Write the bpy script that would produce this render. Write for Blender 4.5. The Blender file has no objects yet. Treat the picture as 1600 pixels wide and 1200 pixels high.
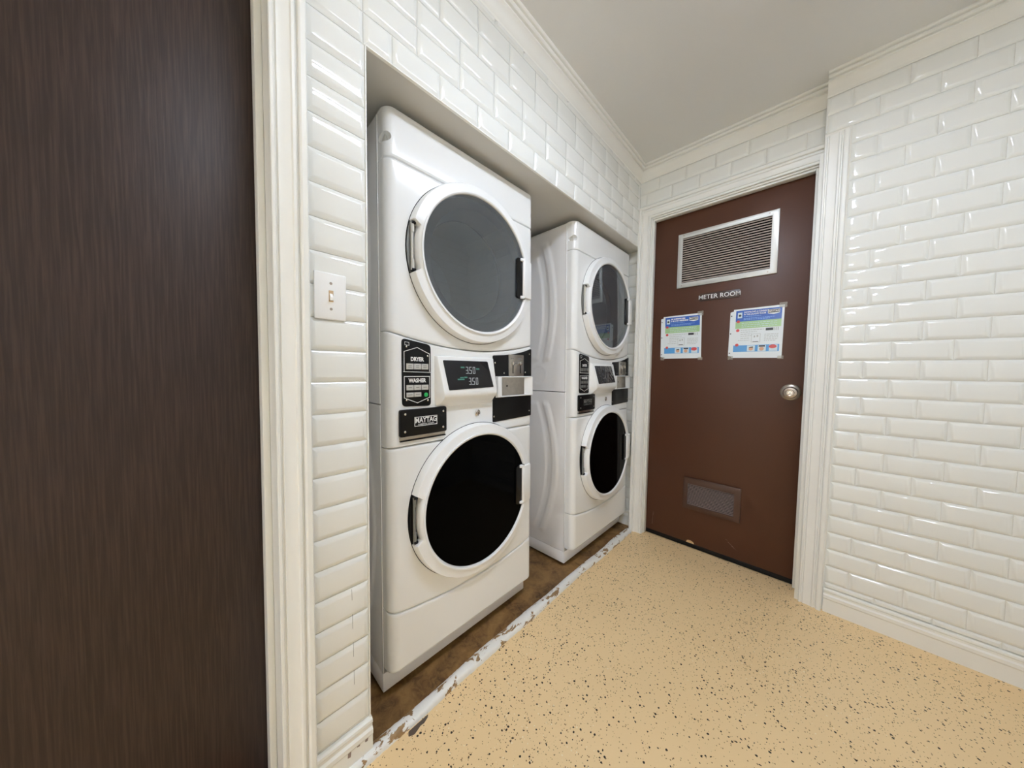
import bpy, bmesh, math, random
from mathutils import Vector, Matrix

random.seed(7)
SC = bpy.context.scene
COL = SC.collection
PI = math.pi

# ------------------------------------------------------------------ camera
F_PX, YAW, PITCH, ROLL = 479.62, 0.76839, -0.0458, 0.01446
CAM_LOC = Vector((0.8457, 0.0, 1.080))
fw = Vector((-math.sin(YAW) * math.cos(PITCH), math.cos(YAW) * math.cos(PITCH), math.sin(PITCH)))
rt = fw.cross(Vector((0, 0, 1))).normalized()
up = rt.cross(fw)
rt, up = math.cos(ROLL) * rt + math.sin(ROLL) * up, -math.sin(ROLL) * rt + math.cos(ROLL) * up
cam_d = bpy.data.cameras.new('camera')
cam_d.sensor_fit = 'HORIZONTAL'
cam_d.sensor_width = 36.0
cam_d.lens = F_PX * 36.0 / 1600.0
cam_d.clip_start = 0.01
cam = bpy.data.objects.new('camera', cam_d)
M = Matrix((rt, up, -fw)).transposed().to_4x4()
M.translation = CAM_LOC
cam.matrix_world = M
COL.objects.link(cam)
SC.camera = cam

# ------------------------------------------------------------------ world, exposure
w = bpy.data.worlds.new('world')
SC.world = w
w.use_nodes = True
w.node_tree.nodes['Background'].inputs[0].default_value = (0.9, 0.95, 1.0, 1)
w.node_tree.nodes['Background'].inputs[1].default_value = 0.2
SC.view_settings.view_transform = 'Standard'
SC.view_settings.look = 'None'
SC.view_settings.gamma = 1.0
SC.view_settings.use_curve_mapping = False
SC.view_settings.exposure = 0.0
LAMP_STRENGTH = 63.0
LAMP_SIDE_STRENGTH = 34.0
try:
    SC.cycles.max_bounces = 14
    SC.cycles.diffuse_bounces = 8
    SC.cycles.glossy_bounces = 5
    SC.cycles.transparent_max_bounces = 10
    SC.cycles.sample_clamp_indirect = 6.0
    SC.cycles.caustics_reflective = False
    SC.cycles.caustics_refractive = False
except Exception:
    pass

# ------------------------------------------------------------------ room measures
YF = 2.0546          # far wall face
YD = 2.0996          # meter room door face
YN0, YN1 = 0.32, 2.105   # laundry niche, near and far end
ZT = 1.8936          # underside of the niche soffit
ZC = 2.388           # ceiling
CB = 2.306           # bottom of the crown moulding
XR = 1.62            # right wall
YB = -3.6            # wall behind the camera
TP, TL = 0.0775, 0.149   # tile pitch: height, length
Z0 = 1.8955          # a horizontal joint of the tiling


def lin(c):
    c /= 255.0
    return c / 12.92 if c <= 0.04045 else ((c + 0.055) / 1.055) ** 2.4


def rgb(r, g, b):
    return (lin(r), lin(g), lin(b), 1.0)


# ------------------------------------------------------------------ materials
def base_mat(name, color=(0.8, 0.8, 0.8, 1), rough=0.5, metal=0.0, spec=0.5):
    m = bpy.data.materials.new(name)
    m.use_nodes = True
    nt = m.node_tree
    b = nt.nodes['Principled BSDF']
    b.inputs['Base Color'].default_value = color
    b.inputs['Roughness'].default_value = rough
    b.inputs['Metallic'].default_value = metal
    b.inputs['Specular IOR Level'].default_value = spec
    return m, nt, b


def N(nt, kind, **kw):
    n = nt.nodes.new(kind)
    for k, v in kw.items():
        if k in ('operation', 'blend_type', 'data_type', 'feature', 'distance', 'noise_dimensions', 'wave_type', 'bands_direction', 'interpolation_type', 'use_clamp'):
            setattr(n, k, v)
        else:
            n.inputs[k].default_value = v
    return n


def coords(nt, scale=(1, 1, 1), kind='Object'):
    tc = nt.nodes.new('ShaderNodeTexCoord')
    mp = nt.nodes.new('ShaderNodeMapping')
    mp.inputs['Scale'].default_value = scale
    nt.links.new(tc.outputs[kind], mp.inputs['Vector'])
    return mp.outputs['Vector']


def ramp(nt, fac, stops):
    r = nt.nodes.new('ShaderNodeValToRGB')
    e = r.color_ramp.elements
    while len(e) < len(stops):
        e.new(0.5)
    for el, (p, c) in zip(e, stops):
        el.position = p
        el.color = c
    nt.links.new(fac, r.inputs['Fac'])
    return r.outputs['Color']


def mixc(nt, fac, a, b):
    m = nt.nodes.new('ShaderNodeMix')
    m.data_type = 'RGBA'
    for sock, val in ((m.inputs[0], fac), (m.inputs[6], a), (m.inputs[7], b)):
        if hasattr(val, 'is_output'):
            nt.links.new(val, sock)
        else:
            sock.default_value = val
    return m.outputs[2]


def math_n(nt, op, a, b=None, c=None):
    m = nt.nodes.new('ShaderNodeMath')
    m.operation = op
    for i, val in enumerate((a, b, c)):
        if val is None:
            continue
        if hasattr(val, 'is_output'):
            nt.links.new(val, m.inputs[i])
        else:
            m.inputs[i].default_value = val
    return m.outputs[0]


def bump(nt, b, height, strength=0.1, dist=0.01):
    n = nt.nodes.new('ShaderNodeBump')
    n.inputs['Strength'].default_value = strength
    n.inputs['Distance'].default_value = dist
    nt.links.new(height, n.inputs['Height'])
    nt.links.new(n.outputs['Normal'], b.inputs['Normal'])


def noise(nt, vec, scale, detail=3.0, rough=0.5):
    n = N(nt, 'ShaderNodeTexNoise', Scale=scale, Detail=detail, Roughness=rough)
    nt.links.new(vec, n.inputs['Vector'])
    return n.outputs['Fac']


MT = {}


def simple(key, color, rough=0.5, metal=0.0, spec=0.5, nscale=None, nstr=0.05, ndist=0.002, var=0.0, vscale=6.0):
    m, nt, b = base_mat(key, color, rough, metal, spec)
    v = None
    if nscale or var:
        v = coords(nt)
    if nscale:
        bump(nt, b, noise(nt, v, nscale), nstr, ndist)
    if var:
        c2 = tuple(x * (1 - var) for x in color[:3]) + (1,)
        nt.links.new(mixc(nt, noise(nt, v, vscale), color, c2), b.inputs['Base Color'])
    MT[key] = m
    return m


simple('tile', rgb(231, 232, 228), 0.035, 0, 0.5, 9.0, 0.03, 0.004, 0.04, 3.0)
simple('grout', rgb(228, 226, 219), 0.8, 0, 0.3, 60, 0.1)
simple('paint_white', rgb(233, 233, 228), 0.38, 0, 0.4, 40, 0.06, 0.001, 0.05, 5.0)
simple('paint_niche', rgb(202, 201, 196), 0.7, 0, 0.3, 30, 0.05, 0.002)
simple('trim_metal', rgb(240, 240, 236), 0.25, 0, 0.5)
simple('enamel', rgb(233, 234, 233), 0.11, 0, 0.5, 5.0, 0.02, 0.002)
simple('enamel_side', rgb(240, 240, 241), 0.3, 0, 0.5, 60, 0.02, 0.001)
simple('plastic_white', rgb(235, 236, 236), 0.26, 0, 0.5)
simple('plastic_grey', rgb(196, 194, 186), 0.4, 0, 0.5)
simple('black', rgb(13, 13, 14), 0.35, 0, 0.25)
simple('black_gloss', rgb(6, 6, 7), 0.15, 0, 0.3)
simple('washer_glass', rgb(2, 2, 2), 0.06, 0, 0.03)
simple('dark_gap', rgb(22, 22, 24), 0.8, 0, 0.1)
simple('steel', rgb(196, 190, 182), 0.3, 1.0, 0.5, 80, 0.05, 0.001, 0.3, 60.0)
simple('chrome', rgb(220, 216, 210), 0.18, 1.0)
simple('nickel', rgb(176, 166, 156), 0.28, 1.0, 0.5)
simple('aluminium', rgb(206, 206, 202), 0.42, 0.6, 0.5, 60, 0.05, 0.001, 0.1, 20.0)
simple('print_white', rgb(232, 233, 232), 0.5)
simple('button_grey', rgb(188, 187, 182), 0.5)
simple('button_dim', rgb(92, 92, 90), 0.5)
simple('print_grey', rgb(120, 120, 116), 0.5)
simple('green', rgb(40, 176, 92), 0.4)
simple('drum', rgb(160, 164, 166), 0.4, 0.4)
simple('liner', rgb(66, 70, 74), 0.5)
simple('rubber', rgb(30, 30, 30), 0.7)
simple('almond', rgb(196, 168, 132), 0.4)
simple('paper', rgb(226, 233, 236), 0.22, 0, 0.5, 14, 0.12, 0.003)
simple('print_blue', rgb(52, 98, 186), 0.22, 0, 0.5, 14, 0.12, 0.003, 0.15, 30)
simple('print_sky', rgb(88, 156, 214), 0.22, 0, 0.5, 14, 0.12, 0.003)
simple('print_green', rgb(164, 200, 146), 0.22, 0, 0.5, 14, 0.12, 0.003)
simple('print_red', rgb(196, 72, 72), 0.3)
simple('print_black', rgb(34, 36, 40), 0.3)
simple('print_pale', rgb(204, 222, 230), 0.3)
simple('print_tan', rgb(206, 160, 132), 0.4)
simple('print_text', rgb(164, 168, 164), 0.3)
simple('print_pale_blue', rgb(128, 170, 226), 0.3)
simple('sign_brown', rgb(56, 36, 27), 0.35)
simple('vent_brown', rgb(70, 44, 32), 0.35)
simple('vent_brown_pale', rgb(138, 122, 118), 0.4)
simple('slat_metal', rgb(176, 160, 152), 0.45, 0.3)
simple('void', rgb(8, 7, 6), 0.9, 0, 0.1)
simple('chip', rgb(206, 176, 132), 0.7)
simple('dark_stain', rgb(84, 72, 62), 0.9)


def emit(key, color, strength):
    m = bpy.data.materials.new(key)
    m.use_nodes = True
    nt = m.node_tree
    b = nt.nodes['Principled BSDF']
    b.inputs['Base Color'].default_value = (0.02, 0.02, 0.02, 1)
    b.inputs['Emission Color'].default_value = color
    b.inputs['Emission Strength'].default_value = strength
    MT[key] = m


emit('digit', rgb(225, 232, 235), 0.6)
emit('indicator', rgb(90, 190, 165), 0.35)
emit('lamp', (0.895, 0.985, 1.15, 1), LAMP_STRENGTH)
emit('lamp_side', (0.895, 0.985, 1.15, 1), LAMP_SIDE_STRENGTH)


def make_ceiling_mat():
    m, nt, b = base_mat('ceiling_paint', rgb(221, 221, 219), 0.33, 0, 0.5)
    v = coords(nt)
    bump(nt, b, noise(nt, v, 130, 3), 0.25, 0.0015)
    MT['ceiling_paint'] = m


def make_floor_mat():
    m, nt, b = base_mat('painted_floor', rgb(208, 176, 126), 0.42, 0, 0.4)
    v = coords(nt)
    n1 = noise(nt, v, 2.2, 4)
    base = mixc(nt, n1, rgb(236, 207, 160), rgb(226, 195, 147))
    n3 = noise(nt, v, 1.6, 2)
    dens = ramp(nt, n3, [(0.38, (0, 0, 0, 1)), (0.62, (1, 1, 1, 1))])

    def specks(scale, keep, size, seed):
        vo = N(nt, 'ShaderNodeTexVoronoi', Scale=scale)
        mp = nt.nodes.new('ShaderNodeMapping')
        mp.inputs['Location'].default_value = (seed, seed * 0.7, 0)
        nt.links.new(v, mp.inputs['Vector'])
        # ragged outlines
        nn = N(nt, 'ShaderNodeTexNoise', Scale=scale * 2.2, Detail=1.0)
        nt.links.new(mp.outputs['Vector'], nn.inputs['Vector'])
        add = nt.nodes.new('ShaderNodeVectorMath')
        add.operation = 'MULTIPLY_ADD'
        nt.links.new(nn.outputs['Color'], add.inputs[0])
        k = 0.45 / scale
        add.inputs[1].default_value = (k, k, k)
        nt.links.new(mp.outputs['Vector'], add.inputs[2])
        nt.links.new(add.outputs[0], vo.inputs['Vector'])
        sep = nt.nodes.new('ShaderNodeSeparateColor')
        nt.links.new(vo.outputs['Color'], sep.inputs['Color'])
        kk = math_n(nt, 'MULTIPLY_ADD', dens, -0.25, keep + 0.12)
        keepm = math_n(nt, 'GREATER_THAN', sep.outputs[0], kk)
        rad = math_n(nt, 'MULTIPLY', sep.outputs[1], size)
        inside = math_n(nt, 'LESS_THAN', vo.outputs['Distance'], rad)
        return math_n(nt, 'MULTIPLY', keepm, inside)

    s1 = specks(108, 0.62, 0.38, 0.0)
    s2 = specks(200, 0.60, 0.38, 3.1)
    s3 = specks(150, 0.92, 0.36, 7.7)
    c = mixc(nt, s2, base, rgb(120, 88, 52))
    c = mixc(nt, s1, c, rgb(40, 26, 13))
    c = mixc(nt, s3, c, rgb(236, 218, 184))
    # scuffs
    sc = noise(nt, v, 5.0, 6, 0.7)
    scm = ramp(nt, sc, [(0.66, (0, 0, 0, 1)), (0.76, (1, 1, 1, 1))])
    c = mixc(nt, math_n(nt, 'MULTIPLY', scm, 0.45), c, rgb(140, 112, 74))
    nt.links.new(c, b.inputs['Base Color'])
    bump(nt, b, noise(nt, v, 30, 3), 0.08, 0.003)
    MT['painted_floor'] = m


def make_niche_floor_mat():
    m, nt, b = base_mat('stained_floor', rgb(110, 80, 46), 0.5, 0, 0.4)
    v = coords(nt)
    n0 = N(nt, 'ShaderNodeTexNoise', Scale=5.0, Detail=5.0, Distortion=1.6)
    nt.links.new(v, n0.inputs['Vector'])
    c = ramp(nt, n0.outputs['Fac'], [(0.30, rgb(66, 42, 22)), (0.46, rgb(104, 74, 42)), (0.6, rgb(134, 102, 60)), (0.75, rgb(92, 56, 28))])
    n1 = N(nt, 'ShaderNodeTexNoise', Scale=34.0, Detail=5.0, Roughness=0.7, Distortion=1.2)
    nt.links.new(v, n1.inputs['Vector'])
    d = ramp(nt, n1.outputs['Fac'], [(0.40, (0, 0, 0, 1)), (0.66, (1, 1, 1, 1))])
    c = mixc(nt, math_n(nt, 'MULTIPLY', d, 0.55), c, rgb(150, 118, 72))
    n2 = noise(nt, v, 90, 3, 0.7)
    w2 = ramp(nt, n2, [(0.70, (0, 0, 0, 1)), (0.76, (1, 1, 1, 1))])
    c = mixc(nt, math_n(nt, 'MULTIPLY', w2, 0.6), c, rgb(206, 186, 150))
    nt.links.new(c, b.inputs['Base Color'])
    bump(nt, b, n1.outputs['Fac'], 0.3, 0.004)
    MT['stained_floor'] = m


def make_curb_mat():
    m, nt, b = base_mat('chipped_paint', rgb(226, 225, 219), 0.5)
    v = coords(nt, (1, 0.55, 1))
    n1 = N(nt, 'ShaderNodeTexNoise', Scale=26.0, Detail=5.0, Roughness=0.65, Distortion=0.5)
    nt.links.new(v, n1.inputs['Vector'])
    f = ramp(nt, n1.outputs['Fac'], [(0.555, (0, 0, 0, 1)), (0.575, (1, 1, 1, 1))])
    n2 = noise(nt, v, 60, 3)
    brown = mixc(nt, n2, rgb(96, 70, 44), rgb(176, 142, 96))
    c = mixc(nt, f, rgb(228, 227, 222), brown)
    nt.links.new(c, b.inputs['Base Color'])
    bump(nt, b, n1.outputs['Fac'], 0.4, 0.006)
    MT['chipped_paint'] = m


def make_door_mat(key, c1, c2, rough, grain=0.0, spec=0.35):
    m, nt, b = base_mat(key, c1, rough, 0, spec)
    v = coords(nt)
    c = mixc(nt, noise(nt, v, 3.5, 4), c1, c2)
    if grain:
        vg = coords(nt, (1, 1, 0.03))
        g = N(nt, 'ShaderNodeTexNoise', Scale=260.0, Detail=3.0, Distortion=0.4)
        nt.links.new(vg, g.inputs['Vector'])
        gf = ramp(nt, g.outputs['Fac'], [(0.40, (0, 0, 0, 1)), (0.68, (1, 1, 1, 1))])
        pale = tuple(min(1, x * 1.9 + 0.012) for x in c1[:3]) + (1,)
        c = mixc(nt, math_n(nt, 'MULTIPLY', gf, grain), c, pale)
        bump(nt, b, g.outputs['Fac'], 0.2, 0.001)
    else:
        bump(nt, b, noise(nt, v, 55, 3), 0.12, 0.0015)
    nt.links.new(c, b.inputs['Base Color'])
    MT[key] = m


def make_dryer_glass():
    m = bpy.data.materials.new('dryer_glass')
    m.use_nodes = True
    nt = m.node_tree
    b = nt.nodes['Principled BSDF']
    b.inputs['Base Color'].default_value = rgb(108, 113, 117)
    b.inputs['Roughness'].default_value = 0.6
    b.inputs['Specular IOR Level'].default_value = 0.0
    tr = nt.nodes.new('ShaderNodeBsdfTransparent')
    tr.inputs['Color'].default_value = (0.55, 0.59, 0.62, 1)
    mx = nt.nodes.new('ShaderNodeMixShader')
    mx.inputs[0].default_value = 0.38
    nt.links.new(tr.outputs[0], mx.inputs[1])
    nt.links.new(b.outputs[0], mx.inputs[2])
    gl = nt.nodes.new('ShaderNodeBsdfGlossy')
    gl.inputs['Roughness'].default_value = 0.015
    gl.inputs['Color'].default_value = (0.9, 0.95, 1.0, 1)
    fr = nt.nodes.new('ShaderNodeFresnel')
    fr.inputs['IOR'].default_value = 1.85
    m2 = nt.nodes.new('ShaderNodeMixShader')
    nt.links.new(fr.outputs[0], m2.inputs[0])
    nt.links.new(mx.outputs[0], m2.inputs[1])
    nt.links.new(gl.outputs[0], m2.inputs[2])
    nt.links.new(m2.outputs[0], nt.nodes['Material Output'].inputs[0])
    MT['dryer_glass'] = m


def make_screen_mats():
    simple('screen', rgb(30, 29, 31), 0.25, 0, 0.3)
    m, nt, b = base_mat('filmed_screen', rgb(46, 47, 50), 0.12, 0, 0.6)
    v = coords(nt)
    n = N(nt, 'ShaderNodeTexNoise', Scale=15.0, Detail=1.5, Distortion=1.8)
    nt.links.new(v, n.inputs['Vector'])
    bump(nt, b, n.outputs['Fac'], 0.8, 0.02)
    MT['filmed_screen'] = m


def make_brick_wall_mat():
    m, nt, b = base_mat('far_tiling', rgb(236, 235, 229), 0.12)
    v = coords(nt)
    sep = nt.nodes.new('ShaderNodeSeparateXYZ')
    nt.links.new(v, sep.inputs[0])
    comb = nt.nodes.new('ShaderNodeCombineXYZ')
    nt.links.new(math_n(nt, 'ADD', sep.outputs[0], sep.outputs[1]), comb.inputs[0])
    nt.links.new(sep.outputs[2], comb.inputs[1])
    br = nt.nodes.new('ShaderNodeTexBrick')
    br.inputs['Scale'].default_value = 1.0
    br.inputs['Brick Width'].default_value = TL
    br.inputs['Row Height'].default_value = TP
    br.inputs['Mortar Size'].default_value = 0.004
    br.inputs['Mortar Smooth'].default_value = 0.6
    br.inputs['Color1'].default_value = rgb(236, 235, 229)
    br.inputs['Color2'].default_value = rgb(232, 231, 225)
    br.inputs['Mortar'].default_value = rgb(214, 211, 202)
    nt.links.new(comb.outputs[0], br.inputs['Vector'])
    nt.links.new(br.outputs['Color'], b.inputs['Base Color'])
    inv = math_n(nt, 'SUBTRACT', 1.0, br.outputs['Fac'])
    bump(nt, b, inv, 0.5, 0.004)
    MT['far_tiling'] = m


make_ceiling_mat()
make_floor_mat()
make_niche_floor_mat()
make_curb_mat()
make_door_mat('door_brown', rgb(80, 47, 31), rgb(72, 42, 27), 0.42)
make_door_mat('wood_brown', rgb(44, 28, 21), rgb(36, 22, 16), 0.48, 0.6, 0.45)
make_dryer_glass()
make_screen_mats()
make_brick_wall_mat()


# ------------------------------------------------------------------ mesh helpers
class MB:
    def __init__(self):
        self.v = []
        self.f = []

    def add(self, vs, fs, T=None):
        o = len(self.v)
        self.v += [tuple(T(*p)) if T else tuple(p) for p in vs]
        self.f += [tuple(i + o for i in f) for f in fs]
        return self

    def box(self, x0, x1, y0, y1, z0, z1, T=None):
        vs = [(x, y, z) for x in (x0, x1) for y in (y0, y1) for z in (z0, z1)]
        fs = [(0, 1, 3, 2), (4, 6, 7, 5), (0, 4, 5, 1), (2, 3, 7, 6), (0, 2, 6, 4), (1, 5, 7, 3)]
        return self.add(vs, fs, T)

    def prism(self, poly, h0, h1, T=None):
        """poly in (a,b), extruded along c from h0 to h1; T maps (a,b,c)."""
        n = len(poly)
        vs = [(a, b, h0) for a, b in poly] + [(a, b, h1) for a, b in poly]
        fs = [tuple(range(n))[::-1], tuple(range(n, 2 * n))]
        fs += [(i, (i + 1) % n, n + (i + 1) % n, n + i) for i in range(n)]
        return self.add(vs, fs, T)

    def lathe(self, prof, segs=64, T=None, closed=False):
        """prof: list of (r, c) or a function of theta giving such a list; axis is c."""
        pf = prof if callable(prof) else (lambda th: prof)
        vs, fs = [], []
        n = len(pf(0.0))
        for k in range(segs):
            th = 2 * PI * k / segs
            for r, c in pf(th):
                vs.append((r * math.cos(th), r * math.sin(th), c))
        for k in range(segs):
            k2 = (k + 1) % segs
            for i in range(n - 1 + (1 if closed else 0)):
                j = (i + 1) % n
                fs.append((k * n + i, k * n + j, k2 * n + j, k2 * n + i))
        return self.add(vs, fs, T)

    def cyl(self, r, c0, c1, segs=24, T=None, bev=0.0):
        if bev:
            pr = [(0.0001, c0), (r, c0), (r, c1 - bev), (r - bev, c1), (0.0001, c1)]
        else:
            pr = [(0.0001, c0), (r, c0), (r, c1), (0.0001, c1)]
        return self.lathe(pr, segs, T)

    def mesh(self, name, bevel=0.0, bsegs=2, angle=35, smooth=True, recalc=True):
        me = bpy.data.meshes.new(name)
        me.from_pydata(self.v, [], self.f)
        bm = bmesh.new()
        bm.from_mesh(me)
        bmesh.ops.remove_doubles(bm, verts=bm.verts, dist=1e-6)
        if recalc:
            bmesh.ops.recalc_face_normals(bm, faces=bm.faces)
        if bevel:
            es = [e for e in bm.edges if len(e.link_faces) == 2 and e.calc_face_angle(0) > 0.5]
            bmesh.ops.bevel(bm, geom=es, offset=bevel, offset_type='OFFSET', segments=bsegs, profile=0.5, affect='EDGES', clamp_overlap=True)
        for f in bm.faces:
            f.smooth = smooth
        bm.to_mesh(me)
        bm.free()
        if smooth:
            me.set_sharp_from_angle(angle=math.radians(angle))
        return me

    def build(self, name, mat, parent=None, bevel=0.0, bsegs=2, angle=35, smooth=True, label=None):
        return link(name, self.mesh(name, bevel, bsegs, angle, smooth), mat, parent, label)


def link(name, me, mat, parent=None, label=None):
    o = bpy.data.objects.new(name, me)
    if mat is not None and len(me.materials) == 0:
        me.materials.append(MT[mat])
    COL.objects.link(o)
    if parent is not None:
        o.parent = parent
    if label:
        o['label'] = label
    return o


def empty(name, loc=(0, 0, 0)):
    o = bpy.data.objects.new(name, None)
    o.empty_display_size = 0.05
    o.location = loc
    COL.objects.link(o)
    return o


def tag(o, label=None, cat=None, group=None, kind=None):
    for k, v in (('label', label), ('category', cat), ('group', group), ('kind', kind)):
        if v:
            o[k] = v
    return o


def struct(o, label):
    return tag(o, label, kind='structure')


def rrect(a0, a1, b0, b1, r, n=5):
    pts = []
    for ca, cb, s in ((a1 - r, b1 - r, 0), (a0 + r, b1 - r, 1), (a0 + r, b0 + r, 2), (a1 - r, b0 + r, 3)):
        for i in range(n + 1):
            t = (s + i / n) * PI / 2
            pts.append((ca + r * math.cos(t), cb + r * math.sin(t)))
    return pts


def rpoly(pts, r, n=5):
    """round the corners of a convex polygon"""
    out = []
    m = len(pts)
    for i in range(m):
        p, a, b = Vector(pts[i]), Vector(pts[i - 1]), Vector(pts[(i + 1) % m])
        d1, d2 = (a - p).normalized(), (b - p).normalized()
        for k in range(n + 1):
            t = k / n
            q = (p + d1 * r) * (1 - t) ** 2 + p * 2 * t * (1 - t) + (p + d2 * r) * t ** 2
            out.append((q.x, q.y))
    return out


def text_mesh(name, s, size, bold=0.0, shear=0.0, width=1.0, align='CENTER'):
    """flat lettering as (verts, faces) in the a,b plane"""
    cu = bpy.data.curves.new(name, 'FONT')
    cu.body = s
    cu.size = size
    cu.align_x = align
    cu.align_y = 'CENTER'
    cu.offset = bold
    cu.shear = shear
    cu.resolution_u = 3
    o = bpy.data.objects.new(name, cu)
    COL.objects.link(o)
    bpy.context.view_layer.update()
    dg = bpy.context.evaluated_depsgraph_get()
    me = bpy.data.meshes.new_from_object(o.evaluated_get(dg))
    vs = [(v.co.x * width, v.co.y, 0.0) for v in me.vertices]
    fs = [tuple(p.vertices) for p in me.polygons]
    bpy.data.objects.remove(o)
    bpy.data.curves.remove(cu)
    bpy.data.meshes.remove(me)
    return vs, fs


def boolean(me, cutters):
    o = bpy.data.objects.new('tmp', me)
    COL.objects.link(o)
    tmp = []
    for c in cutters:
        co = bpy.data.objects.new('tmpc', c)
        COL.objects.link(co)
        tmp.append(co)
        md = o.modifiers.new('b', 'BOOLEAN')
        md.operation = 'DIFFERENCE'
        md.object = co
        md.solver = 'EXACT'
    bpy.context.view_layer.update()
    dg = bpy.context.evaluated_depsgraph_get()
    res = bpy.data.meshes.new_from_object(o.evaluated_get(dg))
    for t in tmp + [o]:
        bpy.data.objects.remove(t)
    for p in res.polygons:
        p.use_smooth = True
    res.set_sharp_from_angle(angle=math.radians(35))
    return res


# ------------------------------------------------------------------ room shell
fl = MB().box(0.0, XR + 0.1, YB - 0.1, 2.9, -0.05, 0.0).build('floor', 'painted_floor', smooth=False)
struct(fl, 'tan painted floor with dark specks and scuffs')
nf = MB().box(-0.9, 0.0, YN0, YN1, -0.05, 0.0).box(-0.9, 0.0, YB - .1, YN0, -0.05, -0.001).build('floor_niche', 'stained_floor', smooth=False)
struct(nf, 'brown stained bare floor under the two machines')
ce = MB().box(-0.1, XR + 0.1, YB - 0.1, YF + 0.2, ZC, ZC + 0.06).build('ceiling', 'ceiling_paint', smooth=False)
struct(ce, 'smooth grey-white painted ceiling')

# left wall: backing behind the tiles, with the laundry niche and a doorway left open
DL0, DL1, DLZ = -0.66, 0.122, 2.05      # clear doorway in the left wall
wl = MB()
wl.box(-0.86, 0, DL1 + .012, YN0, 0, ZC)
wl.box(-0.03, 0, YN0, YN1, ZT + .004, ZC)
wl.box(-0.2, 0, DL0 - .012, DL1 + .012, DLZ + .012, ZC)
wl.box(-0.2, 0, YB, DL0 - .012, 0, ZC)
wall_left = struct(wl.build('wall_left', 'grout', smooth=False), 'white beveled subway tile wall around the laundry niche')
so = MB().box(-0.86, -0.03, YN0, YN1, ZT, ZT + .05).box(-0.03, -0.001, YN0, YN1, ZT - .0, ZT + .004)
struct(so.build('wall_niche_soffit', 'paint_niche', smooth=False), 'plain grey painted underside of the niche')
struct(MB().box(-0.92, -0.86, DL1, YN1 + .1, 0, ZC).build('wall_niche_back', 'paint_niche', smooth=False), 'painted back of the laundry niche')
wne = struct(MB().box(-0.86, 0, YN1, YN1 + .1, 0, ZC).build('wall_niche_end', 'grout', smooth=False), 'narrow tiled end wall of the niche beside the door frame')

# far wall with the meter room doorway
DX0, DX1, DZ1 = 0.0865, 0.8385, 2.052    # clear opening between jambs
YFR = 1.985                              # the wall right of the door stands forward
wf = MB()
wf.box(0, DX0 - .014, YF, YF + .14, 0, ZC)
wf.box(DX0 - .014, DX1 + .014, YF, YF + .14, DZ1 + .014, ZC)
wf.box(DX1 + .014, XR, YFR, YF + .14, 0, ZC)
wall_far = struct(wf.build('wall_far', 'grout', smooth=False), 'white subway tile wall around the brown meter room door')
struct(MB().box(0.0, 1.0, YF + .14, YF + .5, 0, ZC).box(0.0, 1.0, YF + .5, YF + .55, 0, ZC).build('wall_meter_room', 'void', smooth=False), 'dark space behind the meter room door')
struct(MB().box(XR, XR + .1, YB, YF + .2, 0, ZC).build('wall_right', 'far_tiling', smooth=False), 'white tiled wall opposite the machines')
struct(MB().box(-0.1, XR, YB - .1, YB, 0, ZC).build('wall_back', 'far_tiling', smooth=False), 'white tiled wall behind the viewer')

# ------------------------------------------------------------------ tiles
tile_cache = {}


def tile_mesh(wd, ht):
    key = (round(wd, 4), round(ht, 4))
    if key in tile_cache:
        return tile_cache[key]
    g = 0.0007
    b = min(0.0130, wd * 0.3, ht * 0.3)
    a0, a1, c0, c1 = -wd / 2 + g, wd / 2 - g, -ht / 2 + g, ht / 2 - g
    d0, d1 = 0.0020, 0.0086
    mb = MB()
    rings = [(0, 0), (0, d0), (0.0012, d0 + 0.0007), (b - .0015, d1 - .0004), (b + .0008, d1)]
    vs = []
    for ins, d in rings:
        vs += [(a0 + ins, c0 + ins, d), (a1 - ins, c0 + ins, d), (a1 - ins, c1 - ins, d), (a0 + ins, c1 - ins, d)]
    fs = []
    for r in range(len(rings) - 1):
        for i in range(4):
            j = (i + 1) % 4
            fs.append((r * 4 + i, r * 4 + j, r * 4 + 4 + j, r * 4 + 4 + i))
    e = (len(rings) - 1) * 4
    fs.append((e, e + 1, e + 2, e + 3))
    mb.add(vs, fs)
    me = mb.mesh('tile', smooth=True, angle=28, recalc=False)
    me.materials.append(MT['tile'])
    tile_cache[key] = me
    return me


ROT_LEFT = Matrix(((0, 0, 1), (1, 0, 0), (0, 1, 0))).to_4x4()      # a->y, b->z, normal->+x
ROT_FAR = Matrix(((1, 0, 0), (0, 0, -1), (0, 1, 0))).to_4x4()      # a->x, b->z, normal->-y


def put_tile(parent, rot, pos, wd, ht):
    if wd < 0.006 or ht < 0.006:
        return
    o = bpy.data.objects.new('tile', tile_mesh(wd, ht))
    COL.objects.link(o)
    o.parent = parent
    jit = Matrix.Rotation(random.gauss(0, 0.0022), 4, 'X') @ Matrix.Rotation(random.gauss(0, 0.0022), 4, 'Y')
    m = rot @ jit
    m.translation = Vector(pos)
    o.matrix_local = m


def tile_row(parent, rot, plane, lo, hi, z0, z1, first):
    """tiles between lo and hi along the wall; joints at first + k*TL"""
    k = math.floor((lo - first) / TL)
    while first + k * TL < hi - 0.004:
        a, b = max(lo, first + k * TL), min(hi, first + (k + 1) * TL)
        c, zc = (a + b) / 2, (z0 + z1) / 2
        pos = (plane, c, zc) if rot is ROT_LEFT else (c, plane, zc)
        put_tile(parent, rot, pos, b - a, z1 - z0)
        k += 1


CAS_Y1 = 0.187      # outer edge of the near casing
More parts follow.
